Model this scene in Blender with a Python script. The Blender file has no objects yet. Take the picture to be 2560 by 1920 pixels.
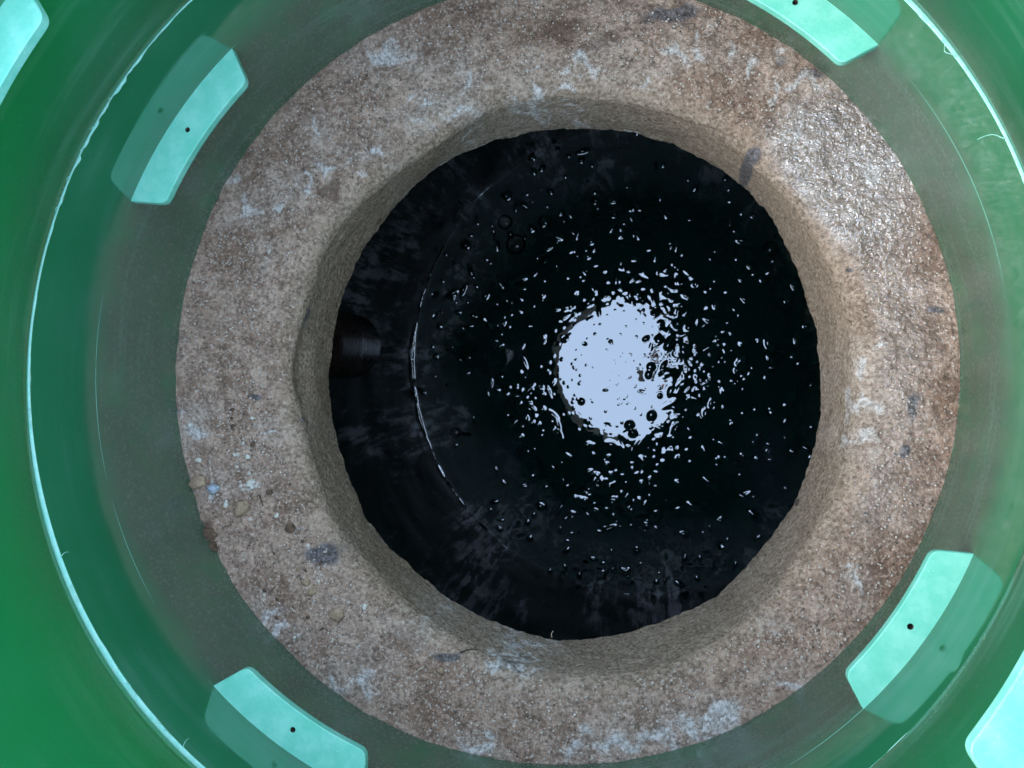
import bpy, bmesh, math, random
import numpy as np
from mathutils import Matrix, Vector, Euler

random.seed(7)
RNG = np.random.default_rng(11)
scene = bpy.context.scene
COL = scene.collection

# ------------------------------------------------------------------ camera
# The concrete lid and the risers on it sit a few degrees out of level; LID is their frame.
LID = Euler((-0.077, 0.011, 0.0)).to_matrix().to_4x4()
cam_data = bpy.data.cameras.new('camera')
cam = bpy.data.objects.new('camera', cam_data)
COL.objects.link(cam)
cam.matrix_world = LID @ (Matrix.Translation((0.0745, -0.0507, 0.585)) @ Euler((0.0567, 0.1583, 0.0)).to_matrix().to_4x4())
cam_data.sensor_width = 36.0
cam_data.lens = 36.0 * 1900.0 / 2560.0
cam_data.clip_start = 0.005
cam_data.clip_end = 400.0
cam_data.dof.use_dof = True
cam_data.dof.focus_distance = 0.66
cam_data.dof.aperture_fstop = 40.0
scene.camera = cam

# ------------------------------------------------------------------ sky, sun, exposure
SUN_EL, SUN_AZ = math.radians(32), math.radians(195)      # azimuth measured from +x, towards +y
world = bpy.data.worlds.new('World')
scene.world = world
world.use_nodes = True
wn, wl = world.node_tree.nodes, world.node_tree.links
wn.clear()
wo = wn.new('ShaderNodeOutputWorld')
bg = wn.new('ShaderNodeBackground')
sky = wn.new('ShaderNodeTexSky')
sky.sky_type = 'NISHITA'
sky.sun_disc = False
sky.sun_elevation = SUN_EL
sky.sun_rotation = math.radians(90) - SUN_AZ
sky.dust_density = 4.0
sky.air_density = 1.2
cloud = wn.new('ShaderNodeMix'); cloud.data_type = 'RGBA'
cloud.inputs[0].default_value = 0.72                       # thin overcast veil over the whole sky
cloud.inputs[7].default_value = (5.9, 7.9, 11.2, 1)
wl.new(sky.outputs[0], cloud.inputs[6])
wl.new(cloud.outputs[2], bg.inputs[0])
bg.inputs[1].default_value = 0.10
wl.new(bg.outputs[0], wo.inputs[0])

sun_data = bpy.data.lights.new('sun', 'SUN')
sun_data.energy = 0.85
sun_data.angle = math.radians(40)
sun_data.color = (1.0, 0.96, 0.9)
sun = bpy.data.objects.new('sun', sun_data)
COL.objects.link(sun)
sd = Vector((math.cos(SUN_EL) * math.cos(SUN_AZ), math.cos(SUN_EL) * math.sin(SUN_AZ), math.sin(SUN_EL)))
sun.rotation_euler = sd.to_track_quat('Z', 'Y').to_euler()
sun.location = (-3, -1, 6)

scene.view_settings.view_transform = 'Standard'
scene.view_settings.look = 'None'
scene.view_settings.gamma = 1.0
scene.view_settings.exposure = 2.1
scene.view_settings.use_curve_mapping = False
scene.render.engine = 'CYCLES'
scene.cycles.max_bounces = 14
scene.cycles.diffuse_bounces = 6
scene.cycles.glossy_bounces = 6
scene.cycles.transmission_bounces = 8
scene.cycles.sample_clamp_indirect = 6.0

# ------------------------------------------------------------------ helpers
def link(o, parent=None):
    COL.objects.link(o)
    if parent is not None:
        o.parent = parent
    return o

def tag(o, label=None, cat=None, group=None, kind=None):
    if label: o['label'] = label
    if cat: o['category'] = cat
    if group: o['group'] = group
    if kind: o['kind'] = kind
    return o

def mesh_obj(name, verts, faces, mat, parent=None, smooth=True):
    me = bpy.data.meshes.new(name)
    me.from_pydata([tuple(map(float, v)) for v in verts], [], [tuple(map(int, f)) for f in faces])
    me.update()
    if smooth:
        me.polygons.foreach_set('use_smooth', [True] * len(me.polygons))
    me.materials.append(mat)
    return link(bpy.data.objects.new(name, me), parent)

def bm_obj(name, bm, mat, parent=None, smooth=True):
    me = bpy.data.meshes.new(name)
    bm.to_mesh(me); bm.free()
    if smooth:
        me.polygons.foreach_set('use_smooth', [True] * len(me.polygons))
    me.materials.append(mat)
    return link(bpy.data.objects.new(name, me), parent)

def quad_mesh(name, co, quads, mat, parent=None, attrs=None):
    """fast mesh from numpy arrays (n,3) and (m,4)"""
    me = bpy.data.meshes.new(name)
    n, m = len(co), len(quads)
    me.vertices.add(n); me.vertices.foreach_set('co', np.ascontiguousarray(co, np.float32).ravel())
    me.loops.add(m * 4); me.loops.foreach_set('vertex_index', np.ascontiguousarray(quads, np.int32).ravel())
    me.polygons.add(m)
    me.polygons.foreach_set('loop_start', np.arange(0, m * 4, 4, dtype=np.int32))
    me.polygons.foreach_set('use_smooth', np.ones(m, bool))
    for k, v in (attrs or {}).items():
        a = me.attributes.new(k, 'FLOAT', 'POINT')
        a.data.foreach_set('value', np.ascontiguousarray(v, np.float32).ravel())
    me.update(calc_edges=True)
    me.validate()
    me.materials.append(mat)
    return link(bpy.data.objects.new(name, me), parent)

def empty(name, loc, rot=True, yaw=0.0):
    o = bpy.data.objects.new(name, None)
    o.empty_display_size = 0.05
    COL.objects.link(o)
    if rot:
        o.matrix_world = LID @ Matrix.Translation(loc) @ Matrix.Rotation(yaw, 4, 'Z')
    else:
        o.matrix_world = Matrix.Translation(loc) @ Matrix.Rotation(yaw, 4, 'Z')
    return o

def polar_quads(nr, nt):
    i = np.arange(nr - 1)[:, None]; j = np.arange(nt)[None, :]; k = (j + 1) % nt
    return np.stack([i * nt + j, i * nt + k, (i + 1) * nt + k, (i + 1) * nt + j], -1).reshape(-1, 4)

def _h(ix, iy, iz, s):
    n = (ix.astype(np.int64) * 374761393 + iy.astype(np.int64) * 668265263 + iz.astype(np.int64) * 2147483647 + s * 974634777) & 0xffffffff
    n = ((n ^ (n >> 13)) * 1274126177) & 0xffffffff
    n = ((n ^ (n >> 15)) * 2246822519) & 0xffffffff
    return ((n ^ (n >> 16)) & 0xffff) / 65535.0

def noise3(p, scale, seed=0):
    q = p / scale
    b = np.floor(q).astype(np.int64); t = q - b
    t = t * t * (3 - 2 * t)
    out = 0
    for dx in (0, 1):
        for dy in (0, 1):
            for dz in (0, 1):
                w = (t[:, 0] if dx else 1 - t[:, 0]) * (t[:, 1] if dy else 1 - t[:, 1]) * (t[:, 2] if dz else 1 - t[:, 2])
                out = out + w * _h(b[:, 0] + dx, b[:, 1] + dy, b[:, 2] + dz, seed)
    return out * 2 - 1

def fbm(p, scale, octaves=4, seed=0, gain=0.55):
    out, a = 0, 1.0
    for k in range(octaves):
        out = out + a * noise3(p, scale, seed + k * 17)
        a *= gain; scale *= 0.5
    return out

# ------------------------------------------------------------------ materials
class NT:
    def __init__(s, name):
        s.m = bpy.data.materials.new(name); s.m.use_nodes = True
        s.t = s.m.node_tree; s.n = s.t.nodes; s.l = s.t.links
        s.n.clear()
        s.out = s.n.new('ShaderNodeOutputMaterial')
    def put(s, sock, v):
        if hasattr(v, 'is_linked') or isinstance(v, bpy.types.NodeSocket): s.l.new(v, sock)
        else: sock.default_value = v
    def coord(s, scale=(1, 1, 1)):
        c = s.n.new('ShaderNodeTexCoord'); m = s.n.new('ShaderNodeMapping')
        m.inputs['Scale'].default_value = scale
        s.l.new(c.outputs['Object'], m.inputs['Vector']); return m.outputs[0]
    def noise(s, vec, scale, detail=4, rough=0.55, dist=0.0):
        x = s.n.new('ShaderNodeTexNoise'); s.l.new(vec, x.inputs['Vector'])
        x.inputs['Scale'].default_value = scale; x.inputs['Detail'].default_value = detail
        x.inputs['Roughness'].default_value = rough; x.inputs['Distortion'].default_value = dist
        return x.outputs[0]
    def voro(s, vec, scale, feature='F1', out=0):
        x = s.n.new('ShaderNodeTexVoronoi'); s.l.new(vec, x.inputs['Vector'])
        x.feature = feature; x.inputs['Scale'].default_value = scale
        return x.outputs[out]
    def ramp(s, fac, a, b, lo=0.0, hi=1.0):
        x = s.n.new('ShaderNodeMapRange'); x.interpolation_type = 'SMOOTHSTEP'
        s.put(x.inputs[0], fac)
        for i, v in zip((1, 2, 3, 4), (a, b, lo, hi)): s.put(x.inputs[i], v)
        return x.outputs[0]
    def math(s, op, a, b=0.0, c=0.0):
        x = s.n.new('ShaderNodeMath'); x.operation = op
        for i, v in enumerate((a, b, c)): s.put(x.inputs[i], v)
        return x.outputs[0]
    def mix(s, fac, a, b):
        x = s.n.new('ShaderNodeMix'); x.data_type = 'RGBA'
        s.put(x.inputs[0], fac)
        for i, v in ((6, a), (7, b)):
            s.put(x.inputs[i], v if not isinstance(v, tuple) else (*v, 1.0)[:4])
        return x.outputs[2]
    def attr(s, name):
        x = s.n.new('ShaderNodeAttribute'); x.attribute_name = name; return x.outputs['Fac']
    def bump(s, h, strength, dist, normal=None):
        x = s.n.new('ShaderNodeBump'); s.put(x.inputs['Height'], h)
        s.put(x.inputs['Strength'], strength); x.inputs['Distance'].default_value = dist
        if normal is not None: s.l.new(normal, x.inputs['Normal'])
        return x.outputs[0]
    def prin(s, color, rough, ior=1.5, normal=None, **kw):
        x = s.n.new('ShaderNodeBsdfPrincipled')
        s.put(x.inputs['Base Color'], color if not isinstance(color, tuple) else (*color, 1.0)[:4])
        s.put(x.inputs['Roughness'], rough); s.put(x.inputs['IOR'], ior)
        if normal is not None: s.l.new(normal, x.inputs['Normal'])
        for k, v in kw.items(): s.put(x.inputs[k.replace('_', ' ')], v)
        return x.outputs[0]
    def end(s, sh):
        s.l.new(sh, s.out.inputs[0]); return s.m

def mat_plastic(name, base, warm, trans, dusty, ior=2.5, tmix=0.25, highlight_mix=0.16, lo=0.082, hi=0.125):
    t = NT(name)
    v = t.coord(); vs = t.coord((1, 1, 9)); vh = t.coord((0.6, 0.6, 14))
    cloudn = t.noise(v, 9, 5, 0.6)
    streak = t.noise(vh, 26, 4, 0.6)
    fine = t.noise(v, 900, 2, 0.6)
    col = t.mix(t.ramp(cloudn, 0.35, 0.7), base, warm)
    # pale dust and mineral film that settled on the lower wall, with specks
    g = t.n.new('ShaderNodeSeparateXYZ'); t.l.new(t.coord(), g.inputs[0])
    low = t.ramp(t.math('ADD', g.outputs[2], t.math('MULTIPLY', t.noise(v, 14, 4), 0.03)), lo, hi, 1.0, 0.0)
    film = t.math('MULTIPLY', t.ramp(t.noise(v, 26, 6, 0.7), 0.12, 0.58), t.math('MULTIPLY', low, dusty))
    col = t.mix(t.math('MULTIPLY', film, 0.80), col, (0.088, 0.112, 0.085))
    grain = t.math('MULTIPLY', t.ramp(t.noise(v, 420, 4, 0.75), 0.45, 0.7), t.math('MULTIPLY', low, dusty))
    col = t.mix(t.math('MULTIPLY', grain, 0.45), col, (0.19, 0.21, 0.165))
    soft_highlight = t.math('MULTIPLY', t.ramp(t.noise(t.coord((1, 1, 16)), 6, 4, 0.62), 0.46, 0.70), t.ramp(t.noise(v, 4.5, 3), 0.36, 0.58))
    col = t.mix(t.math('MULTIPLY', soft_highlight, highlight_mix), col, (0.20, 0.42, 0.33))  # pale bands paint soft highlights into the wall colour
    speck = t.ramp(t.voro(v, 210), 0.05, 0.11, 1.0, 0.0)
    keep = t.ramp(t.noise(v, 11, 2), 0.48, 0.66)
    col = t.mix(t.math('MULTIPLY', t.math('MULTIPLY', speck, keep), 0.5), col, (0.35, 0.42, 0.36))
    rough = t.math('ADD', t.ramp(streak, 0.35, 0.75, 0.035, 0.08), t.math('ADD', t.math('MULTIPLY', soft_highlight, 0.12), t.math('MULTIPLY', t.math('ADD', film, grain), 0.16)))
    h = t.math('ADD', t.noise(t.coord((1, 1, 1.6)), 11, 1, 0.4), t.math('ADD', t.math('MULTIPLY', fine, 0.008), t.math('MULTIPLY', t.noise(t.coord((1, 1, 0.05)), 260, 2), 0.004)))
    nrm = t.bump(h, 0.07, 0.006)
    sh = t.prin(col, rough, ior, nrm)
    tr = t.n.new('ShaderNodeBsdfTranslucent'); t.put(tr.inputs[0], (*trans, 1))
    mx = t.n.new('ShaderNodeMixShader'); mx.inputs[0].default_value = tmix
    t.l.new(sh, mx.inputs[1]); t.l.new(tr.outputs[0], mx.inputs[2])
    return t.end(mx.outputs[0])

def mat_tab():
    t = NT('skylit_tab_plastic')  # same green plastic as the walls, paled to paint in the skylight
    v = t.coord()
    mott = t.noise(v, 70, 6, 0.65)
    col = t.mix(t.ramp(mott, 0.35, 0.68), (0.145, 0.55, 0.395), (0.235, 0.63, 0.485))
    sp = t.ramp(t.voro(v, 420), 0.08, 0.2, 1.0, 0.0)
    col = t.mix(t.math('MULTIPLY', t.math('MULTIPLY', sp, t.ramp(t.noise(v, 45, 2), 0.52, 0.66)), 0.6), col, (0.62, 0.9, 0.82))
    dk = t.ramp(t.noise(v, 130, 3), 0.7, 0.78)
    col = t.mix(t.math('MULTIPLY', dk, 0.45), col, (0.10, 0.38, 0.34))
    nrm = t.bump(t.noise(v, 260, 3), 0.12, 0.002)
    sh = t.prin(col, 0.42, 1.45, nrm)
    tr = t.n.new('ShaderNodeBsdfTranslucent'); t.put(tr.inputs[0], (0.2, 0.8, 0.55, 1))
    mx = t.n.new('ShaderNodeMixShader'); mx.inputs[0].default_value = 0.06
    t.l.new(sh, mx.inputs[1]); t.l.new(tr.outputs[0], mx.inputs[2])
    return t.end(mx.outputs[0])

def mat_concrete():
    t = NT('dirty_concrete')
    v = t.coord()
    white, dark, brown, wet, wall = (t.attr(k) for k in ('white', 'dark', 'brown', 'wet', 'wall'))
    n1 = t.noise(v, 16, 6, 0.65); n2 = t.noise(v, 75, 6, 0.7); n3 = t.noise(v, 330, 5, 0.7); n4 = t.noise(v, 900, 3, 0.7)
    col = t.mix(t.ramp(t.math('ADD', t.math('MULTIPLY', n1, 0.7), t.math('MULTIPLY', n2, 0.3)), 0.38, 0.62), (0.33, 0.192, 0.120), (0.64, 0.435, 0.312))
    col = t.mix(t.ramp(n2, 0.35, 0.7), t.mix(0.45, col, (0.11, 0.072, 0.05)), col)
    gv = t.n.new('ShaderNodeTexVoronoi'); t.l.new(v, gv.inputs['Vector']); gv.inputs['Scale'].default_value = 560; gv.inputs['Randomness'].default_value = 1.0
    gs = t.n.new('ShaderNodeSeparateColor'); t.l.new(gv.outputs['Color'], gs.inputs[0])
    col = t.mix(t.ramp(gs.outputs[0], 0.25, 0.0, 0.0, 0.4), col, (0.09, 0.058, 0.04))
    col = t.mix(t.ramp(gs.outputs[1], 0.75, 1.0, 0.0, 0.5), col, (0.70, 0.54, 0.42))
    # grains: dark pits, bright sand
    col = t.mix(t.math('MULTIPLY', t.ramp(n3, 0.36, 0.5, 1.0, 0.0), 0.6), col, (0.075, 0.052, 0.04))
    col = t.mix(t.math('MULTIPLY', t.ramp(n3, 0.54, 0.68), 0.75), col, (0.68, 0.53, 0.42))
    vn = t.n.new('ShaderNodeTexVoronoi'); t.l.new(v, vn.inputs['Vector']); vn.inputs['Scale'].default_value = 330
    sp = t.n.new('ShaderNodeSeparateColor'); t.l.new(vn.outputs['Color'], sp.inputs[0])
    sand = t.math('MULTIPLY', t.ramp(t.math('ADD', vn.outputs['Distance'], t.math('MULTIPLY', n4, 0.35)), 0.30, 0.50, 1.0, 0.0), t.ramp(sp.outputs[0], 0.76, 0.95))
    col = t.mix(t.math('MULTIPLY', sand, 0.8), col, (0.78, 0.70, 0.62))
    col = t.mix(t.math('MULTIPLY', t.math('MULTIPLY', t.ramp(vn.outputs['Distance'], 0.2, 0.4, 1.0, 0.0), t.ramp(sp.outputs[1], 0.88, 0.92)), 0.8), col, (0.05, 0.04, 0.035))
    # olive bloom on the vertical face of the opening
    wn_ = t.math('MULTIPLY', wall, t.ramp(n1, 0.2, 0.75, 0.75, 1.0))
    olive = t.mix(t.ramp(n3, 0.35, 0.66), (0.175, 0.130, 0.082), (0.56, 0.44, 0.305))
    olive = t.mix(t.ramp(n2, 0.5, 0.75), olive, (0.30, 0.21, 0.14))
    col = t.mix(t.math('MULTIPLY', wn_, 0.70), col, olive)
    col = t.mix(t.math('MULTIPLY', t.ramp(t.math('ADD', brown, t.math('MULTIPLY', n2, 0.5)), 0.55, 0.95), 0.7), col, (0.12, 0.062, 0.036))
    dk = t.ramp(t.math('ADD', dark, t.math('MULTIPLY', n3, 0.8)), 0.65, 1.05)
    col = t.mix(t.math('MULTIPLY', dk, 0.8), col, t.mix(t.ramp(n3, 0.4, 0.66), (0.03, 0.03, 0.033), (0.16, 0.165, 0.19)))
    wf = t.math('ADD', white, t.math('ADD', t.math('MULTIPLY', n2, 0.7), t.math('MULTIPLY', n3, 0.7)))
    pale = t.ramp(t.math('ADD', t.attr('pale'), t.math('MULTIPLY', t.math('SUBTRACT', n2, 0.5), 0.9)), 0.15, 0.75)
    col = t.mix(t.math('MULTIPLY', pale, 0.40), col, t.mix(t.ramp(n3, 0.36, 0.62), (0.36, 0.265, 0.20), (0.72, 0.61, 0.51)))
    wh = t.ramp(wf, 0.88, 1.40)
    col = t.mix(t.math('MULTIPLY', wh, 0.85), col, t.mix(t.ramp(n3, 0.38, 0.6), (0.42, 0.37, 0.32), (0.82, 0.77, 0.72)))
    # wet film
    wf2 = t.ramp(t.math('ADD', wet, t.math('MULTIPLY', t.math('SUBTRACT', n1, 0.5), 0.5)), 0.15, 0.7)
    col = t.mix(t.math('MULTIPLY', wf2, 0.55), col, t.mix(0.5, col, (0.05, 0.028, 0.018)))
    rough = t.ramp(wf2, 0.0, 1.0, 0.82, 0.45)
    h = t.math('ADD', t.math('MULTIPLY', n3, 1.0), t.math('ADD', t.math('MULTIPLY', n2, 1.6), t.math('ADD', t.math('MULTIPLY', n4, 0.4), t.math('MULTIPLY', gs.outputs[1], 0.35))))
    nrm = t.bump(h, 1.0, 0.0030)
    wn2 = t.bump(t.math('ADD', t.noise(v, 250, 2, 0.5), t.math('MULTIPLY', t.noise(v, 560, 2, 0.5), 0.45)), 1.0, 0.0036)
    return t.end(t.prin(col, rough, 1.45, nrm, Coat_Weight=t.math('MULTIPLY', wf2, t.ramp(n2, 0.36, 0.60, 0.5, 1.0)), Coat_Roughness=0.07, Coat_IOR=2.9, Coat_Normal=wn2))

def mat_tank():
    t = NT('wet_tank_wall')
    v = t.coord((1, 1, 1)); vz = t.coord((1, 1, 0.22))
    n1 = t.noise(vz, 8, 6, 0.7); n2 = t.noise(vz, 46, 5, 0.7)
    vert = t.noise(t.coord((1, 1, 0.06)), 90, 3, 0.6)
    g = t.math('MULTIPLY', t.ramp(n1, 0.46, 0.62), t.ramp(t.math('ADD', n2, t.math('MULTIPLY', vert, 0.6)), 0.7, 0.9))
    col = t.mix(g, (0.003, 0.017, 0.014), (0.046, 0.056, 0.074))  # bluish streaks put the wet sheen into the colour
    rough = t.ramp(g, 0.0, 1.0, 0.5, 0.42)
    nrm = t.bump(n2, 0.5, 0.006)
    return t.end(t.prin(col, rough, t.ramp(g, 0, 1, 1.12, 1.5), nrm))

def mat_water():
    t = NT('black_water')
    v = t.coord()
    film = t.attr('film')
    n1 = t.noise(v, 16, 6, 0.65, 0.4); n2 = t.noise(v, 70, 5, 0.7)
    f = t.ramp(t.math('ADD', film, t.math('ADD', t.math('MULTIPLY', t.math('SUBTRACT', n1, 0.5), 1.3), t.math('MULTIPLY', t.math('SUBTRACT', n2, 0.5), 1.0))), 0.35, 0.95)
    sh = t.prin((0.004, 0.042, 0.034), 0.015, 2.7)
    fl = t.prin((0.055, 0.064, 0.086), 0.85, 1.5)
    mx = t.n.new('ShaderNodeMixShader'); t.put(mx.inputs[0], t.math('MULTIPLY', f, 0.36))
    t.l.new(sh, mx.inputs[1]); t.l.new(fl, mx.inputs[2])
    return t.end(mx.outputs[0])

def mat_simple(name, a, b, scale, rough=0.8, ior=1.45, bump=0.5, bd=0.002):
    t = NT(name); v = t.coord()
    n = t.noise(v, scale, 5, 0.65); n2 = t.noise(v, scale * 6, 3, 0.6)
    col = t.mix(t.ramp(t.math('ADD', t.math('MULTIPLY', n, 0.6), t.math('MULTIPLY', n2, 0.4)), 0.36, 0.66), a, b)
    return t.end(t.prin(col, rough, ior, t.bump(n2, bump, bd)))

def mat_pipe():
    t = NT('brown_pipe')
    v = t.coord((1, 1, 1)); vx = t.coord((1, 0.15, 1))
    s = t.noise(vx, 130, 4, 0.6); n = t.noise(v, 18, 4)
    col = t.mix(t.ramp(n, 0.35, 0.7), (0.030, 0.012, 0.008), (0.05, 0.023, 0.017))
    return t.end(t.prin(col, t.ramp(s, 0.35, 0.65, 0.22, 0.45), 1.9, t.bump(s, 0.2, 0.001)))

def mat_bubble():
    t = NT('bubble_film')
    fr = t.n.new('ShaderNodeFresnel'); fr.inputs[0].default_value = 1.5
    tr = t.n.new('ShaderNodeBsdfTransparent'); tr.inputs[0].default_value = (0.96, 0.95, 0.92, 1)
    gl = t.n.new('ShaderNodeBsdfGlossy'); gl.inputs['Roughness'].default_value = 0.02
    mx = t.n.new('ShaderNodeMixShader')
    t.l.new(fr.outputs[0], mx.inputs[0]); t.l.new(tr.outputs[0], mx.inputs[1]); t.l.new(gl.outputs[0], mx.inputs[2])
    return t.end(mx.outputs[0])

M_GREEN = mat_plastic('green_riser_plastic', (0.026, 0.215, 0.090), (0.040, 0.245, 0.115), (0.02, 0.34, 0.12), 1.0)
M_GREEN_UP = mat_plastic('green_riser_plastic_clean', (0.024, 0.150, 0.080), (0.040, 0.180, 0.110), (0.02, 0.74, 0.18), 0.8, tmix=0.36, highlight_mix=0.38, lo=-0.01, hi=0.07)
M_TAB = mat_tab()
M_LIP = mat_simple('skylit_plastic_lip', (0.20, 0.58, 0.45), (0.34, 0.66, 0.55), 160, 0.5, 1.45, 0.4, 0.001)  # the wall's green plastic, paled to paint in light from above
M_CONC = mat_concrete()
M_TANK = mat_tank()
M_WATER = mat_water()
M_PIPE = mat_pipe()
M_BUBBLE = mat_bubble()
M_TAN = mat_simple('tan_mortar', (0.22, 0.145, 0.085), (0.42, 0.30, 0.19), 260)
M_GREYSTONE = mat_simple('blue_grey_stone', (0.20, 0.23, 0.26), (0.48, 0.54, 0.58), 220)
M_PALE = mat_simple('pale_flake', (0.52, 0.47, 0.38), (0.7, 0.68, 0.6), 200)
M_BROWNCLOD = mat_simple('brown_clod', (0.06, 0.034, 0.02), (0.17, 0.105, 0.062), 240)
M_GRIT = mat_simple('sand_grit', (0.34, 0.26, 0.20), (0.80, 0.72, 0.62), 500)
M_STRAW = mat_simple('dry_straw', (0.38, 0.29, 0.18), (0.62, 0.52, 0.37), 300)
M_TWIG_HOLE_SHADE = mat_simple('dark_twig_and_hole_shade', (0.03, 0.022, 0.016), (0.10, 0.075, 0.05), 300)
M_SOIL = mat_simple('ground_soil', (0.10, 0.065, 0.04), (0.24, 0.17, 0.11), 6, 0.95, 1.4, 0.8, 0.02)

# ------------------------------------------------------------------ ground outside the risers
a = np.linspace(0, 2 * math.pi, 96, endpoint=False)
rr = [0.324, 0.336, 0.348, 0.360, 0.375, 0.40, 0.55, 0.9, 1.6, 3.0, 6.0, 12.0, 25.0]
gz = [0.085, 0.088, 0.120, 0.170, 0.190, 0.195] + [0.195] * 7      # unseen trench, added so light through the upper wall fades downwards
gp = np.concatenate([np.c_[r * np.cos(a) - 0.01, r * np.sin(a) + 0.004, np.full(96, z)] for r, z in zip(rr, gz)])
gp[:, 2] += fbm(gp, 0.35, 4, 5) * np.clip((np.hypot(gp[:, 0], gp[:, 1]) - 0.33) * 0.1, 0, 0.03)
ground = quad_mesh('ground', gp, polar_quads(len(rr), 96), M_SOIL)
tag(ground, kind='structure')

# ------------------------------------------------------------------ tank shell below the lid
TC, TR, WZ = (0.0742, 0.0084), 0.490, -1.03
nt, nz = 360, 90
th = np.linspace(0, 2 * math.pi, nt, endpoint=False)
zz = np.linspace(-0.055, WZ - 0.12, nz)
tp = np.stack([TC[0] + TR * np.cos(th)[None, :] + 0 * zz[:, None], TC[1] + TR * np.sin(th)[None, :] + 0 * zz[:, None], zz[:, None] + 0 * th[None, :]], -1).reshape(-1, 3)
rad = np.c_[(tp[:, 0] - TC[0]) / TR, (tp[:, 1] - TC[1]) / TR, np.zeros(len(tp))]
tp = tp + rad * (fbm(tp, 0.12, 4, 3)[:, None] * 0.004)
outer = tp + rad * 0.06
q = polar_quads(nz, nt)
tank = empty('tank', (TC[0], TC[1], WZ - 0.12), rot=False)
tag(tank, 'dark wet wall of the round tank below the concrete ring', 'tank')
tw = quad_mesh('tank_wall', tp - np.array(tank.location), q[:, ::-1], M_TANK, tank)
quad_mesh('tank_outer_face', outer - np.array(tank.location), q, M_TANK, tank)

# ------------------------------------------------------------------ water
g = 0.0016
n = int(2 * (TR + 0.004) / g)
xs = (np.arange(n + 1) / n * 2 - 1) * (TR + 0.004)
X, Y = np.meshgrid(xs, xs, indexing='xy')
H = np.zeros_like(X)
def blob(cx, cy, r, h, asp=1.0, ang=0.0, sharp=2.0):
    k = int(math.ceil(2.4 * r * max(asp, 1 / asp) / g)) + 1
    i = int((cy - TC[1] + TR + 0.004) / g); j = int((cx - TC[0] + TR + 0.004) / g)
    i0, i1, j0, j1 = max(i - k, 0), min(i + k, n), max(j - k, 0), min(j + k, n)
    if i0 >= i1 or j0 >= j1: return
    dx = X[i0:i1, j0:j1] + TC[0] - cx; dy = Y[i0:i1, j0:j1] + TC[1] - cy
    c, s = math.cos(ang), math.sin(ang)
    u = (dx * c + dy * s) / (r * asp); v = (-dx * s + dy * c) / (r / asp)
    H[i0:i1, j0:j1] += h * np.exp(-(u * u + v * v) ** (sharp / 2))
DISC = (0.040, -0.010)
CL = [(0.153, 0.176, .05, 26), (-0.178, -0.072, .04, 24), (0.0, -0.243, .045, 26), (0.042, -0.31, .05, 22), (-0.088, 0.251, .07, 12),
      (0.056, 0.296, .07, 16), (0.266, 0.213, .07, 20), (0.205, -0.423, .06, 9), (0.0, -0.43, .09, 14), (0.256, 0.008, .08, 34),
      (-0.21, 0.22, .09, 26), (0.12, 0.10, .05, 22), (0.20, -0.10, .06, 32), (0.10, 0.22, .08, 20), (-0.12, -0.12, .05, 18),
      (0.15, -0.25, .08, 24), (-0.30, 0.12, .06, 10), (0.30, -0.15, .08, 14), (-0.05, 0.14, .05, 16), (0.05, 0.15, .05, 14), (-0.1, -0.30, .07, 14)]
pts = []
for cx, cy, s, k in CL:
    for _ in range(int(k * 1.0)):
        p = RNG.normal(0, s, 2); pts.append((cx + p[0], cy + p[1]))
for _ in range(360):
    aa, r = RNG.uniform(0, 2 * math.pi), TR * math.sqrt(RNG.uniform(0, 1)); pts.append((TC[0] + r * math.cos(aa), TC[1] + r * math.sin(aa)))
for (px, py) in pts:
    d = math.hypot(px - DISC[0], py - DISC[1])
    if d < 0.125:
        if px < 0.09 or py > 0.07 or RNG.uniform() < .35:
            if RNG.uniform() < 0.72: continue
            r = RNG.uniform(0.0022, 0.0048); h = r * RNG.uniform(0.25, 0.6)
        else:
            r = RNG.uniform(0.005, 0.011); h = r * RNG.uniform(0.1, 0.4)
    else:
        r = RNG.choice([RNG.uniform(0.0035, 0.006), RNG.uniform(0.006, 0.010), RNG.uniform(0.009, 0.014)], p=[.5, .36, .14]) * 0.52
        h = r * (0.10 + 1.15 * min(d, 0.45) * RNG.uniform(0.7, 1.4))
    blob(px, py, r, h * RNG.choice([1, 1, 1, 1, -0.6]), RNG.uniform(0.8, 2.0), RNG.uniform(0, math.pi))
for _ in range(190):      # fine specks lying on the calm middle
    aa, r = RNG.uniform(0, 2 * math.pi), 0.16 * math.sqrt(RNG.uniform(0, 1))
    rr_ = RNG.uniform(0.0014, 0.0024)
    blob(DISC[0] + r * math.cos(aa), DISC[1] + r * math.sin(aa), rr_, rr_ * RNG.uniform(0.08, 0.34))
for (px, py, r, h) in ((-0.045, -0.075, .0085, .0042), (0.10, -0.105, .012, .006), (0.055, -0.125, .012, .006), (0.062, -0.142, .010, .005), (0.09, 0.055, .008, .004), (0.155, 0.085, .014, .007), (0.095, -0.02, .010, .005), (0.15, -0.135, .013, .006)):
    blob(px, py, r * .62, h * .55, RNG.uniform(.9, 1.4), RNG.uniform(0, 3), 3.0)
flat = np.c_[X.ravel(), Y.ravel(), np.zeros(X.size)]
cmask = np.zeros_like(X)
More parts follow.
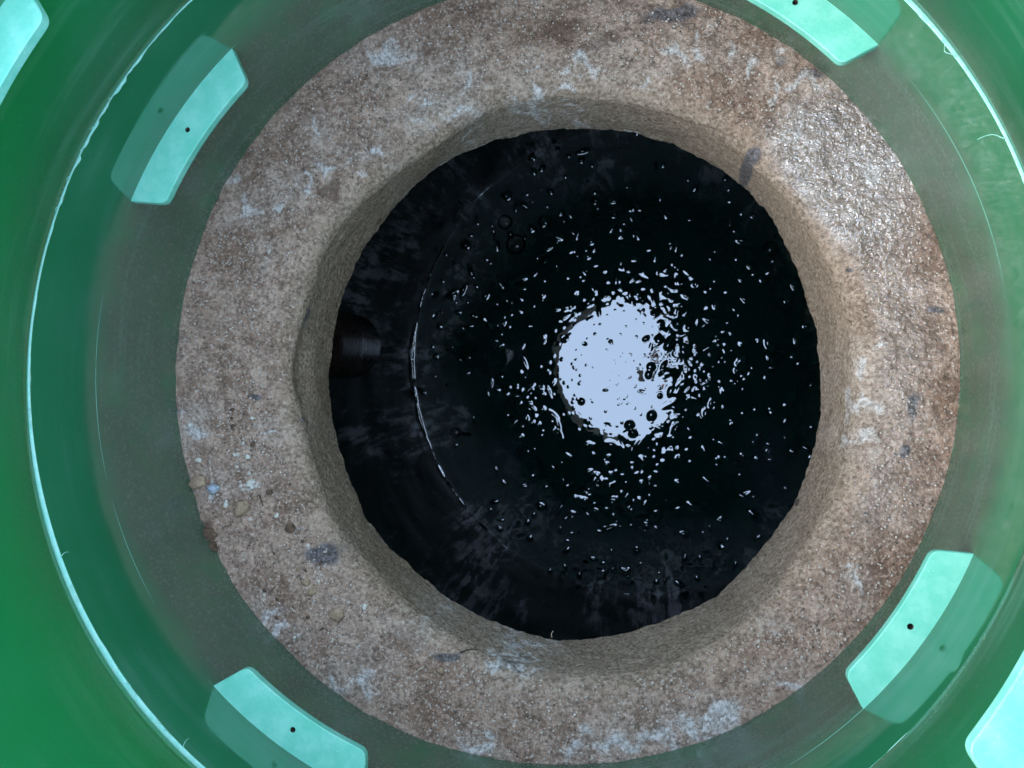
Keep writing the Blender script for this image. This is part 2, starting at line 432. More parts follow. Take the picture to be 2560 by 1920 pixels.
for cx, cy, sx, sy, w in ((0.153, 0.176, .035, .05, 1), (-0.165, -0.075, .03, .04, 1), (0.0, -0.243, .035, .02, 1.2), (0.05, -0.31, .05, .025, .9), (-0.01, -0.43, .09, .03, .8), (0.24, 0.01, .05, .06, .7), (0.15, 0.03, .03, .07, .6), (0.26, 0.20, .04, .05, .7), (0.22, -0.41, .05, .03, .9), (0.05, 0.145, .06, .02, .8), (-0.12, 0.21, .05, .03, .5), (0.13, -0.19, .06, .04, .7), (0.06, 0.27, .06, .03, .6)):
    cmask = np.maximum(cmask, w * np.exp(-(((X + TC[0] - cx) / sx) ** 2 + ((Y + TC[1] - cy) / sy) ** 2)))
rip = np.abs(noise3(flat + 1.7, 0.016, 44)).reshape(X.shape) * 0.6 + noise3(flat + 5.1, 0.009, 45).reshape(X.shape) * 0.4
H += cmask * (0.32 - rip) * 0.0030 * (0.35 + np.clip(np.hypot(X + TC[0] - DISC[0], Y + TC[1] - DISC[1]), 0, .45) * 1.6)
swell = fbm(flat + 3.0, 0.11, 3, 21).reshape(X.shape)
dd = np.hypot(X + TC[0] - DISC[0], Y + TC[1] - DISC[1])
H += noise3(flat + 9.0, 0.0065, 77).reshape(X.shape) * 0.000018 + noise3(flat + 4.0, 0.015, 78).reshape(X.shape) * 0.00003
H += swell * 0.0007 * np.clip((dd - 0.14) / 0.10, 0, 1)
R_ = np.hypot(X, Y)
ANG = np.degrees(np.arctan2(Y, X)) % 360
men = np.clip(0.8 + 0.5 * fbm(flat, 0.02, 3, 33).reshape(X.shape), 0, 1) * np.clip(1.15 - np.abs(ANG - 188) / 48, 0.12, 1)
H += men * 0.0034 * np.exp(-np.clip(TR - R_, 0, None) / 0.0026)          # meniscus at the tank wall
film = np.zeros_like(X)
for cx, cy, sx, sy, w in ((-0.25, -0.02, .06, .16, .55), (-0.23, -0.20, .10, .08, .75), (-0.10, -0.34, .13, .08, .75), (0.15, -0.36, .18, .07, .8), (0.33, -0.22, .09, .14, .8),
                          (-0.16, 0.36, .13, .06, .85), (-0.05, 0.30, .10, .06, .55), (0.20, 0.36, .16, .06, .6), (0.30, 0.30, .08, .08, .6), (-0.177, 0.031, .02, .035, .85), (0.21, 0.06, .05, .04, .3), (0.08, -0.17, .07, .03, .4), (-0.26, 0.22, .06, .06, .5)):
    film = np.maximum(film, w * np.exp(-(((X + TC[0] - cx) / sx) ** 2 + ((Y + TC[1] - cy) / sy) ** 2)))
film *= np.clip((dd - 0.12) / 0.04, 0, 1)
idx = np.arange((n + 1) * (n + 1)).reshape(n + 1, n + 1)
qd = np.stack([idx[:-1, :-1], idx[:-1, 1:], idx[1:, 1:], idx[1:, :-1]], -1).reshape(-1, 4)
keep = (R_ < TR + 0.003)
qd = qd[keep.ravel()[qd].all(1)]
used = np.unique(qd); remap = np.full(X.size, -1); remap[used] = np.arange(len(used))
wco = np.c_[X.ravel() + TC[0], Y.ravel() + TC[1], H.ravel()][used]
water = quad_mesh('water', wco, remap[qd], M_WATER, attrs={'film': film.ravel()[used]})
water.location = (0, 0, WZ)
tag(water, kind='structure')

# ------------------------------------------------------------------ bubbles floating on it
def bubble(x, y, r, label):
    bm = bmesh.new()
    bmesh.ops.create_uvsphere(bm, u_segments=56, v_segments=24, radius=r)
    bmesh.ops.delete(bm, geom=[v for v in bm.verts if v.co.z < -1e-4], context='VERTS')
    for v in bm.verts: v.co.z *= 0.62
    o = bm_obj('bubble', bm, M_BUBBLE)
    o.location = (x, y, WZ + 0.0005)
    tag(o, label, 'bubble', 'bubbles floating on the black water')
bubble(-0.183, 0.263, .022, 'largest clear bubble at upper left of the black water')
bubble(-0.206, 0.311, .016, 'clear bubble just above the largest bubble')
bubble(-0.119, 0.308, .015, 'clear bubble to the right of the largest bubble')
bubble(-0.122, 0.223, .014, 'small clear bubble below and right of the largest bubble')
bubble(0.343, 0.233, .016, 'lone clear bubble at the right rim of the black water')
bubble(-0.322, -0.143, .012, 'lone clear bubble at lower left of the black water')

# ------------------------------------------------------------------ brown pipe with a turned-down end
def tube(path, rads, seg=40, cap=True):
    vs, fs = [], []
    P_ = [Vector(p) for p in path]
    up = Vector((0, 1, 0))
    for i, p in enumerate(P_):
        d = (P_[min(i + 1, len(P_) - 1)] - P_[max(i - 1, 0)]).normalized()
        s = d.cross(up)
        if s.length < 1e-4: s = d.cross(Vector((1, 0, 0)))
        s.normalize(); u = s.cross(d).normalized()
        r = rads[i] if hasattr(rads, '__len__') else rads
        for k in range(seg):
            t_ = 2 * math.pi * k / seg
            vs.append(p + s * (r * math.cos(t_)) + u * (r * math.sin(t_)))
    for i in range(len(P_) - 1):
        for k in range(seg):
            fs.append((i * seg + k, i * seg + (k + 1) % seg, (i + 1) * seg + (k + 1) % seg, (i + 1) * seg + k))
    if cap:
        fs.append(tuple(range(seg))[::-1]); b = (len(P_) - 1) * seg; fs.append(tuple(range(b, b + seg)))
    return vs, fs
pipe = empty('drain_pipe', (-0.480, 0.034, -0.335), rot=False)
tag(pipe, 'brown plastic pipe end sticking out of the tank wall', 'pipe')
arc = [(0.06 + 0.055 * math.sin(t_), 0, -0.055 + 0.055 * math.cos(t_)) for t_ in np.linspace(0, math.pi / 2, 40)]
v_, f_ = tube([(-0.05, 0, 0), (0.0, 0, 0), (0.03, 0, 0)] + arc + [(0.115, 0, -0.12), (0.115, 0, -0.2)], 0.050)
mesh_obj('elbow', v_, f_, M_PIPE, pipe)
v_, f_ = tube([(0.012, 0, 0), (0.013, 0, 0), (0.038, 0, 0), (0.040, 0, 0)], [0.050, 0.0545, 0.0545, 0.050], cap=False)
mesh_obj('socket_collar', v_, f_, M_PIPE, pipe)

# ------------------------------------------------------------------ concrete ring (tank lid)
HC = np.array([0.0184, -0.0119])
TOPR = [(7.8,.218),(18.9,.2191),(28.7,.2207),(39,.2202),(49.3,.2221),(59.6,.2265),(70.2,.2258),(81.3,.2254),(92.5,.228),(103.7,.2299),(114.7,.2214),(128,.2194),(139,.2255),(149.9,.2284),(162.1,.2239),(178,.2162),(194,.2176),(204.4,.218),(214,.22),(225.8,.2165),(236.6,.2189),(248.1,.2223),(258.2,.2269),(269,.2286),(280.3,.2316),(291.6,.2319),(304.1,.2298),(316.8,.2225),(328.2,.2183),(337.4,.2206),(349.1,.2182),(358,.2168)]
BOTR = [(9,.2144),(19.9,.2161),(32.1,.2229),(43.2,.2282),(54,.2306),(66.8,.2331),(77.4,.233),(87.7,.2323),(98.2,.2338),(103.6,.234),(108.9,.2372),(119.1,.2394),(130.2,.2357),(141.5,.2346),(152.6,.2321),(165.2,.2292),(176.3,.2274),(189.6,.2256),(201.2,.2233),(214.5,.2248),(227.8,.2222),(241.7,.2231),(253.6,.2244),(261.3,.2248),(271.8,.2253),(282.2,.2238),(291,.2202),(301,.2221),(308.7,.2204),(319.6,.2164),(328.6,.2159),(338,.2157),(348.8,.2143),(359.4,.2141)]
def periodic(tab, deg, sm):
    a_ = np.array(tab); v = np.interp(deg, np.r_[a_[-1, 0] - 360, a_[:, 0], a_[0, 0] + 360], np.r_[a_[-1, 1], a_[:, 1], a_[0, 1]])
    k = np.exp(-0.5 * (np.arange(-3 * sm, 3 * sm + 1) / sm) ** 2); k /= k.sum()
    return np.convolve(np.r_[v[-3 * sm:], v, v[:3 * sm]], k, 'valid')
NT_ = 1500
deg = np.arange(NT_) * 360.0 / NT_
thh = np.radians(deg)
rt, rb = periodic(TOPR, deg, 14), periodic(BOTR, deg, 10)
ct, st = np.cos(thh), np.sin(thh)
ZB = -0.095
rows, kinds = [], []
R_OUT = 0.352
# outer point in the direction thh from HC on the circle of R_OUT round the origin
bq = HC[0] * ct + HC[1] * st
ro = -bq + np.sqrt(bq * bq - (HC @ HC - R_OUT ** 2))
for s in np.linspace(0, 1, 128):
    r = ro + (rt + 0.021 - ro) * s
    rows.append((r, np.zeros(NT_))); kinds.append(0.0)
for s in np.linspace(0.06, 1, 14):
    an = s * math.pi / 2
    rows.append((rt + 0.021 - 0.021 * math.sin(an), np.full(NT_, -0.017 * (1 - math.cos(an))))); kinds.append(s)
for s in np.linspace(0.02, 1, 74):
    rows.append((rt + (rb - rt) * s, np.full(NT_, -0.017 + (ZB + 0.017) * s))); kinds.append(1.0)
for s in np.linspace(0.05, 1, 8):
    rows.append((rb + 0.30 * s ** 2 + 0.004 * s, np.full(NT_, ZB - 0.002 * s))); kinds.append(1.0)
for r_, z_ in ((0.62, ZB - 0.003), (0.62, -0.006), (0.40, -0.006)):
    rows.append((np.full(NT_, r_), np.full(NT_, z_))); kinds.append(1.0)
co = np.concatenate([np.c_[HC[0] + r * ct, HC[1] + r * st, z] for r, z in rows])
kd = np.repeat(np.array(kinds), NT_)
wallmask = np.clip(kd, 0, 1)
radial = np.c_[np.tile(ct, len(rows)), np.tile(st, len(rows)), np.zeros(len(co))]
upv = np.array([0, 0, 1.0])[None, :]
disp = fbm(co, 0.045, 3, 1) * 0.0013 + fbm(co, 0.013, 3, 2) * 0.0007 + np.abs(noise3(co, 0.006, 9)) * 0.0006 + noise3(co, 0.003, 8) * 0.00035
rough_zone = np.exp(-(((co[:, 0] + 0.235) / 0.05) ** 2 + ((co[:, 1] + 0.13) / 0.06) ** 2)) + 0.8 * np.exp(-(((co[:, 0] - 0.12) / 0.06) ** 2 + ((co[:, 1] - 0.262) / 0.025) ** 2))
disp += rough_zone * np.abs(fbm(co, 0.009, 3, 31)) * 0.0022
wet = np.clip(np.exp(-(((co[:, 0] - 0.222) / 0.048) ** 2 + ((co[:, 1] - 0.140) / 0.055) ** 2)) * 1.3 + 0.42 * np.exp(-(((co[:, 0] - 0.268) / 0.045) ** 2 + ((co[:, 1] - 0.02) / 0.11) ** 2)) + 0.25 * np.exp(-(((co[:, 0] - 0.245) / 0.05) ** 2 + ((co[:, 1] + 0.11) / 0.06) ** 2)), 0, 1) * (1 - wallmask)
disp += wet * (noise3(co, 0.0045, 41) * 0.0004 + noise3(co, 0.0095, 42) * 0.0006)
for k in range(260):          # pores and half-buried pebbles in the top face
    aa = RNG.uniform(0, 2 * math.pi); r = math.sqrt(RNG.uniform(0.225 ** 2, 0.302 ** 2)); x, y = r * math.cos(aa), r * math.sin(aa)
    s = RNG.uniform(.0012, .0032); m = (np.abs(co[:, 0] - x) < 3 * s) & (np.abs(co[:, 1] - y) < 3 * s) & (kd < 0.3)
    disp[m] += (-1 if k % 2 else 0.75) * s * 0.42 * np.exp(-(((co[m, 0] - x) / s) ** 2 + ((co[m, 1] - y) / s) ** 2) ** 1.5)
chip = np.exp(-(((np.tile(deg, len(rows)) - 178) / 9.0) ** 2)) * np.exp(-((co[:, 2] + 0.022) / 0.018) ** 2) * wallmask
edge_chips = np.clip(fbm(co, 0.016, 2, 55) - 0.45, 0, 1) * np.exp(-(co[:, 2] / 0.006) ** 2) * np.clip(kd * 1.5, 0, 1)
ragged = np.exp(-((co[:, 2] - ZB) / 0.006) ** 2) * wallmask * (fbm(co, 0.016, 3, 61) * 0.0010 + noise3(co, 0.0035, 62) * 0.0005)
co = co + upv * (disp * (1 - wallmask))[:, None] - radial * (disp * wallmask * 0.8 + ragged)[:, None]
co = co + radial * (chip * 0.010 + edge_chips * 0.008)[:, None] - upv * (edge_chips * 0.006)[:, None]
def spots(lst, jitter=0.5, seed=0):
    o = np.zeros(len(co))
    wob = np.c_[noise3(co, 0.012, 71 + seed), noise3(co, 0.012, 72 + seed)] * 0.006 * jitter * 2
    for x, y, sx, sy in lst:
        m = (np.abs(co[:, 0] - x) < 4 * sx + .02) & (np.abs(co[:, 1] - y) < 4 * sy + .02)
        if not m.any(): continue
        e = np.exp(-0.5 * (((co[m, 0] + wob[m, 0] - x) / (sx * .85)) ** 2 + ((co[m, 1] + wob[m, 1] - y) / (sy * .85)) ** 2))
        o[m] = np.maximum(o[m], e)
    return o
WHITE= [(-0.1232,0.2561,0.0185,0.0077),(-0.0532,0.229,0.0046,0.0077),(-0.0913,0.2132,0.0046,0.0037),(-0.0993,0.1984,0.0077,0.0037),(0.0379,0.2326,0.0123,0.0055),(-0.0005,0.2356,0.0037,0.0037),(0.1092,0.2361,0.0108,0.0046),(0.1274,0.2435,0.0046,0.0037),(-0.005,0.215,0.0139,0.0037),(0.0262,0.2157,0.0046,0.0037),(-0.1367,0.1731,0.0092,0.0062),(-0.1749,0.1641,0.0046,0.0062),(-0.1835,0.1978,0.0046,0.0055),(-0.0653,0.2038,0.0123,0.0031),(-0.0318,0.1849,0.0018,0.0037),(0.1451,0.2332,0.0046,0.0092),(0.19,0.234,0.0068,0.0037),(0.1682,0.2214,0.0046,0.0062),(0.1828,0.203,0.0046,0.0046),(0.2053,0.2057,0.0092,0.0031),(0.2493,0.134,0.0062,0.0108),(0.1995,0.1735,0.0037,0.0092),(-0.2166,0.1366,0.0077,0.0046),(-0.2429,0.13,0.0108,0.0077),(-0.194,0.1527,0.0037,0.0037),(-0.2222,0.0933,0.0043,0.0043),(-0.2889,-0.0471,0.0092,0.0055),(-0.2145,-0.0563,0.0046,0.0031),(-0.2675,-0.1006,0.0046,0.0037),(-0.2395,-0.0989,0.0077,0.0025),(-0.2203,-0.2048,0.0077,0.0062),(-0.208,-0.2185,0.0077,0.0062),(-0.189,-0.23,0.0031,0.0031),(-0.1548,-0.2527,0.0092,0.0062),(-0.1363,-0.2489,0.0077,0.0055),(-0.0443,-0.2958,0.0077,0.0062),(-0.0412,-0.2858,0.0055,0.0037),(0.0267,-0.295,0.0062,0.0046),(0.0572,-0.2864,0.0185,0.0062),(0.0842,-0.2817,0.0185,0.0068),(0.1152,-0.2695,0.0154,0.0062),(-0.027,-0.2295,0.0092,0.0037),(-0.0084,-0.2382,0.0154,0.0025),(-0.0872,-0.2054,0.0062,0.0031),(0.135,-0.2614,0.0123,0.0055),(0.1784,-0.2354,0.0077,0.0046),(0.2269,-0.1653,0.0077,0.0055),(0.2195,-0.155,0.0031,0.0025),(0.1752,-0.1988,0.0031,0.0025),(0.2434,-0.0034,0.0031,0.0077),(0.2413,-0.031,0.0031,0.0108),(0.2392,-0.06,0.0046,0.0046),(-0.2653,0.1612,0.0062,0.0037),(0.0819,0.2219,0.0077,0.0025),(0.0508,0.189,0.0031,0.0018)]
DARK= [(-0.1733,-0.1533,0.0148,0.008),(0.2348,0.0651,0.0025,0.0022),(0.267,-0.0662,0.004,0.0028),(-0.0723,-0.2296,0.0092,0.0025),(0.1053,0.2673,0.0185,0.0077),(0.1893,0.2248,0.0055,0.0043),(0.2091,0.2109,0.0062,0.0037),(0.2905,0.035,0.0068,0.0028),(-0.2325,-0.0284,0.0031,0.0018),(0.2738,-0.0341,0.0055,0.0092),(-0.0266,-0.2379,0.0123,0.0025),(-0.1966,0.0141,0.0031,0.0185),(-0.1941,-0.0286,0.0031,0.0154)]
BROWN= [(0.054,0.2511,0.0154,0.0068),(-0.2683,-0.1392,0.0068,0.0154),(-0.0849,0.2578,0.0055,0.0043),(-0.1691,0.146,0.0092,0.0062),(0.2168,0.1721,0.0077,0.0062),(0.2473,0.1521,0.0077,0.0043),(0.1036,-0.2604,0.0031,0.0025),(-0.1959,-0.2243,0.0031,0.0031),(0.0197,0.2624,0.0185,0.0092)]

pale = spots([(x, y, sx * 2.4 + .006, sy * 2.4 + .006) for x, y, sx, sy in WHITE], 1.0, 3) * 0.55 + np.clip(fbm(co, 0.07, 3, 97), 0, 1) * 0.25
white = spots([(x, y, sx * 1.02, sy * 1.02) for x, y, sx, sy in WHITE], 1.0) * 0.70 + np.clip(fbm(co, 0.05, 3, 91) - 0.6, 0, 1) * 0.15
dark = spots(DARK, .4, 5)
dark += 1.1 * np.exp(-(((co[:, 0] - 0.1669) / .006) ** 2 + ((co[:, 1] - 0.157) / .006) ** 2)) + 0.8 * np.exp(-(((co[:, 0] + 0.198) / .004) ** 2 + ((co[:, 1] - 0.046) / .008) ** 2 + ((co[:, 2] + 0.02) / .004) ** 2))
under = np.repeat((np.arange(len(rows)) >= len(rows) - 11).astype(float), NT_)      # underside of the lid, coloured near black
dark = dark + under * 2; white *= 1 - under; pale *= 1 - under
brown = spots(BROWN, .6, 9) + np.clip(fbm(co, 0.04, 3, 95) - 0.5, 0, 1) * 0.5
ring = empty('concrete_ring', (0, 0, 0))
tag(ring, 'brown grainy concrete ring with white mineral patches round the opening', 'concrete ring')
quad_mesh('slab', co, polar_quads(len(rows), NT_), M_CONC, ring, attrs=dict(pale=pale, white=white, dark=dark, brown=brown, wet=wet, wall=wallmask))

# ------------------------------------------------------------------ riser rings
RZ = 0.305
def lean(z): return np.array([-0.067 * z, -0.05 * z])
SEAM, CREASE, H_R = 0.1455, 0.0889, 0.1524
def riser(name, z0, prof, rfun, label, mat, seed, bottom_amp=0.0, ragged=0.0):
    root = empty(name, (*lean(z0), z0))
    tag(root, label, 'riser ring', 'green plastic riser rings stacked on the concrete ring')
    nt_ = 720
    t_ = np.arange(nt_) * 2 * math.pi / nt_
    cs, sn = np.cos(t_), np.sin(t_)
    base = rfun(t_)
    L = []
    for dr, z, wv in prof:
        ln = lean(z)
        p = np.c_[cs * 0.3, sn * 0.3, np.full(nt_, z)]
        w = noise3(p, 0.16, seed) * 0.0008 * wv
        rag = 0
        if ragged and dr == 0.0 and z > 0.143:
            rag = -np.clip(noise3(p, 0.005, seed + 3) - 0.1, 0, 1) * 0.0022 * np.exp(-(((np.degrees(t_) - 152 + 180) % 360 - 180) / 16) ** 2) - np.clip(noise3(p, 0.012, seed + 4) - .55, 0, 1) * 0.001
        r = base + dr + w + rag
        zz_ = np.full(nt_, z) + (fbm(p, 0.03, 2, seed + 7) * bottom_amp if z <= prof[0][1] + 1e-6 else 0)
        L.append(np.c_[r * cs + ln[0], r * sn + ln[1], zz_])
    V = np.concatenate(L)
    q_ = polar_quads(len(prof) + 1, nt_) % len(V)
    quad_mesh('wall', V, q_[:, ::-1], mat, root)
    return root
inner = [(0.0, z, 1) for z in np.linspace(-0.006, CREASE - 0.0012, 16)]
inner += [(0.0, CREASE, 1), (0.0, CREASE + 0.001, 1)]
upper_in = [(0.0, z, 1) for z in np.linspace(CREASE + 0.004, SEAM - 0.0008, 12)]
lo_prof = inner + upper_in + [(0.0, SEAM - 0.0003, 1), (0.0004, SEAM, 1), (0.0016, SEAM + 0.0002, 1), (0.0060, SEAM, 1), (0.016, SEAM, 1), (0.016, SEAM - 0.01, 0), (0.006, SEAM - 0.012, 0), (0.006, -0.006, 0)]
low = riser('riser_ring', 0.0, lo_prof, lambda t_: np.full(len(t_), RZ), 'lower dark green plastic riser ring standing on the concrete', M_GREEN, 3, 0.0015, 1.0)
C2 = CREASE - 0.0030
HU = H_R
up_prof = [(0.0005, 0.0010, 1), (0.0, 0.0018, 1)] + [(0.0, z, 1) for z in np.linspace(0.006, C2 - 0.0012, 16)]
up_prof += [(0.0, C2, 1), (0.0, C2 + 0.001, 1)]
up_prof += [(0.0, z, 1) for z in np.linspace(C2 + 0.004, HU - 0.0008, 12)] + [(0.0004, HU, 1), (0.0060, HU, 1), (0.016, HU, 1), (0.016, HU - 0.01, 0), (0.006, HU - 0.012, 0), (0.006, 0.0010, 0)]
# it has gone slightly oval, so the ledge below it varies in width
up = riser('riser_ring', SEAM, up_prof, lambda t_: RZ + 0.0008 + 0.0014 * np.cos(2 * (t_ - math.radians(52))) + 0.0003 * np.cos(t_ - math.radians(230)),
           'upper bright green plastic riser ring stacked on the lower one', M_GREEN_UP, 13)

# tabs: curved flat lugs with one small drilled hole
def tab_mesh(r_in=0.278, r_out=0.3065, half_out=12.7, half_in=10.9, thick=0.0055, hole_r=0.0019, hole_at=0.2925):
    out = []
    n_ = 40
    for k in range(n_ + 1):
        an = math.radians(-half_out + 2 * half_out * k / n_); out.append((r_out * math.cos(an), r_out * math.sin(an)))
    # side, rounded inner corner, inner arc, rounded corner, side
    def corner(sign):
        a_in = math.radians(half_in) * sign
        c0 = Vector((r_in * math.cos(a_in), r_in * math.sin(a_in)))
        so = Vector((r_out * math.cos(math.radians(half_out) * sign), r_out * math.sin(math.radians(half_out) * sign)))
        d1 = (so - c0).normalized(); d2 = Vector((math.sin(a_in), -math.cos(a_in))) * sign
        rr_ = 0.0055
        return [c0 + d1 * rr_ * (1 - t) ** 2 + d2 * rr_ * t ** 2 for t in np.linspace(0, 1, 9)]
    out += [tuple(p) for p in corner(1)]
    for k in range(1, n_):
        an = math.radians(half_in - 1.3 - 2 * (half_in - 1.3) * k / n_); out.append((r_in * math.cos(an), r_in * math.sin(an)))
    out += [tuple(p) for p in corner(-1)[::-1]]
    bm = bmesh.new()
    def loop(pts_, z): 
        vv = [bm.verts.new((x, y, z)) for x, y in pts_]
        return vv, [bm.edges.new((vv[i], vv[(i + 1) % len(vv)])) for i in range(len(vv))]
    hole = [(hole_at + hole_r * math.cos(t), hole_r * math.sin(t)) for t in np.linspace(0, 2 * math.pi, 20, endpoint=False)]
    def inset(pts_, d):
        c = Vector((0.29, 0)); res = []
        for i in range(len(pts_)):
            p0, p1 = Vector(pts_[i - 1]), Vector(pts_[(i + 1) % len(pts_)])
            t = (p1 - p0).normalized(); nrm = Vector((-t.y, t.x)); res.append(tuple(Vector(pts_[i]) + nrm * d))
        return res
    e = 0.0006
    tops, te = loop(inset(out, e), 0); ht, he = loop(hole, 0)
    bmesh.ops.triangle_fill(bm, use_beauty=True, edges=te + he)
    for f in bm.faces:
        if f.normal.z < 0: f.normal_flip()
    rim, _ = loop(out, -e); bot, be = loop(out, -thick); hb, hbe = loop(hole, -thick)
    N = len(out)
    for i in range(N):
        j = (i + 1) % N
        bm.faces.new((tops[j], tops[i], rim[i], rim[j])); bm.faces.new((rim[j], rim[i], bot[i], bot[j]))
    for i in range(20):
        j = (i + 1) % 20
        bm.faces.new((ht[i], ht[j], hb[j], hb[i])).material_index = 1
    bmesh.ops.triangle_fill(bm, use_beauty=True, edges=be + hbe)
    bm.faces.new(hb).material_index = 1          # blind floor added; hole coloured dark to paint in its shade
    bmesh.ops.recalc_face_normals(bm, faces=bm.faces)
    me = bpy.data.meshes.new('tab'); bm.to_mesh(me); bm.free()
    me.materials.append(M_TAB); me.materials.append(M_TWIG_HOLE_SHADE)
    return me
# lip of the lower ring, its skylight painted in as a paler colour
nt_ = 1440
t_ = np.arange(nt_) * 2 * math.pi / nt_
p_ = np.c_[np.cos(t_) * .3, np.sin(t_) * .3, np.zeros(nt_)]
rag = np.clip(noise3(p_, 0.0045, 5) + .2, 0, 1) * 0.0022 * np.exp(-(((np.degrees(t_) - 150 + 180) % 360 - 180) / 15) ** 2) + np.clip(noise3(p_, 0.012, 7) - .5, 0, 1) * 0.0012
rag2 = rag + noise3(p_, 0.1, 9) * 0.0003
LP = []
for dr, z, k in ((0.0001, -0.0006, 1), (-0.0001, -0.0001, 1), (0.0003, 0.0003, 1), (0.0010, 0.0005, .6), (0.0075, 0.0005, 0), (0.0075, -0.0006, 0)):
    r_ = RZ + dr - rag2 * k + noise3(np.c_[np.cos(t_) * .3, np.sin(t_) * .3, np.full(nt_, SEAM)], 0.16, 3) * 0.0008
    LP.append(np.c_[r_ * np.cos(t_) + lean(SEAM)[0], r_ * np.sin(t_) + lean(SEAM)[1], np.full(nt_, SEAM + z)])
LP = np.concatenate(LP)
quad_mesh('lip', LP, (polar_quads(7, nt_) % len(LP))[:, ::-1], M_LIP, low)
def add_tab(root, z_local, degv, **kw):
    o = bpy.data.objects.new('tab', tab_mesh(**kw))
    link(o, root)
    ln = lean(z_local)
    o.location = (ln[0], ln[1], z_local)
    o.rotation_euler = (0, 0, math.radians(degv))
    return o
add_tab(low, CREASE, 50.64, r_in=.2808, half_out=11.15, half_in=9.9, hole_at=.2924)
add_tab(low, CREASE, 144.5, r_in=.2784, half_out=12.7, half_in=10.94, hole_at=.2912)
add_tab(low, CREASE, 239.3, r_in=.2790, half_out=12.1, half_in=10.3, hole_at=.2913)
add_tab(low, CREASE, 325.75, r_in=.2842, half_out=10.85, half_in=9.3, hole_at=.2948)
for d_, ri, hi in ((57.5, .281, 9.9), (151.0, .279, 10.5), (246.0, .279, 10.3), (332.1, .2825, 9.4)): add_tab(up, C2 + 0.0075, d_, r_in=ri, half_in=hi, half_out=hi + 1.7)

# thin mould line left round the wall at the height of the tabs, worn away in places
def mould_line(a0, a1):
    n_ = max(8, int((a1 - a0) * 1.5)); ln = lean(CREASE); pts_ = []
    for k in range(n_ + 1):
        an = math.radians(a0 + (a1 - a0) * k / n_)
        w = float(noise3(np.array([[math.cos(an) * .3, math.sin(an) * .3, CREASE]]), 0.16, 3)[0]) * 0.0008
        pts_.append(((RZ + w) * math.cos(an) + ln[0], (RZ + w) * math.sin(an) + ln[1], CREASE))
    vv, ff = tube(pts_, [0.00013 * math.sin(math.pi * (k + .5) / (n_ + 1)) ** .5 for k in range(n_ + 1)], 6)
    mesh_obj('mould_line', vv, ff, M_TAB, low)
for a0, a1 in ((130.6, 158.6), (170.5, 196.0), (199.0, 214.0), (226.0, 252.6), (8.0, 34.0), (38.6, 63.0), (303.0, 337.5)): mould_line(a0, a1)
# pale plastic shavings left on the lip
def shaving(degv, length, swing, out, seed):
    rg = random.Random(seed); n_ = 26; pts_ = []
    a0 = math.radians(degv)
    for k in range(n_ + 1):
        t = k / n_
        an = a0 + (t - 0.5) * length / RZ
        r = RZ + 0.0005 - swing * math.sin(math.pi * t) * (1 + 0.25 * math.sin(9 * t + seed)) if out == 0 else RZ - swing * t + 0.002 * math.sin(4 * t + seed) * t
        if out: an = a0 + 0.35 * length / RZ * math.sin(2.2 * t + seed)
        z = SEAM + 0.0004 + 0.004 * math.sin(math.pi * t) * (0.5 + rg.random() * 0.06) - (0.006 * t if out else 0)
        ln = lean(SEAM)
        pts_.append((r * math.cos(an) + ln[0], r * math.sin(an) + ln[1], z))
    vv, ff = tube(pts_, [0.00028 * (1 - 0.5 * (k / n_)) for k in range(n_ + 1)], 6)
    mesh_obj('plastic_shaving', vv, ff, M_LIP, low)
for args in ((186.5, .006, .0012, 0, 1), (187.8, .005, .0014, 0, 2), (204.5, .006, .003, 1, 3), (208.5, .005, .0016, 0, 4), (210.0, .005, .0014, 0, 5), (222.5, .010, .0024, 0, 6), (227.5, .004, .0016, 0, 7), (229.0, .005, .0018, 0, 8),
             (231.5, .004, .003, 1, 9), (32.5, .012, .0034, 0, 10), (41.0, .007, .0018, 0, 11), (22.0, .012, .009, 1, 12), (302.0, .014, .012, 1, 14),
             (150.0, .006, .0012, 0, 16), (153.0, .005, .0016, 0, 17), (146.0, .005, .0012, 0, 18), (157.0, .006, .0010, 0, 19), (161.0, .005, .0010, 0, 20)): shaving(*args)

# ------------------------------------------------------------------ loose bits on the concrete
def lump(name, x, y, sx, sy, sz, mat, seed, label, cat='stone', group=None, sub=3, z=None, yaw=0.0, jag=0.42):
    bm = bmesh.new(); bmesh.ops.create_icosphere(bm, subdivisions=sub, radius=1.0)
    V = np.array([v.co[:] for v in bm.verts])
    d = 1 + fbm(V + seed * 3.7, 0.8, 4, seed, 0.6) * jag
    for v, k in zip(bm.verts, d): v.co = Vector((v.co.x * k * sx, v.co.y * k * sy, v.co.z * k * sz))
    o = bm_obj(name, bm, mat)
    o.matrix_world = LID @ Matrix.Translation((x, y, (sz * 0.55 if z is None else z))) @ Matrix.Rotation(yaw, 4, 'Z')
    tag(o, label, cat, group)
    return o
lump('mortar_lump', -0.2413, -0.1162, .0078, .0062, .0034, M_TAN, 1, 'largest tan mortar lump at lower left of the concrete ring', 'mortar lump', yaw=.3)
lump('mortar_lump', -0.2826, -0.0961, .0070, .0050, .0026, M_TAN, 2, 'tan mortar flake against the green wall at lower left', 'mortar lump', yaw=.5)
lump('stone', -0.2675, -0.1006, .0044, .0038, .0030, M_GREYSTONE, 3, 'rounded blue grey stone beside the tan mortar flake')
lump('mortar_flake', -0.2354, -0.0963, .0040, .0024, .0016, M_PALE, 4, 'pale cream flake just above the largest tan lump', 'flake', yaw=.4)
lump('paint_flake', -0.2118, -0.1222, .0028, .0018, .0010, M_PALE, 5, 'small white flake right of the largest tan lump', 'flake', yaw=.3)
lump('stone', -0.2565, -0.1135, .0020, .0028, .0018, M_PALE, 6, 'small pale pebble left of the largest tan lump')
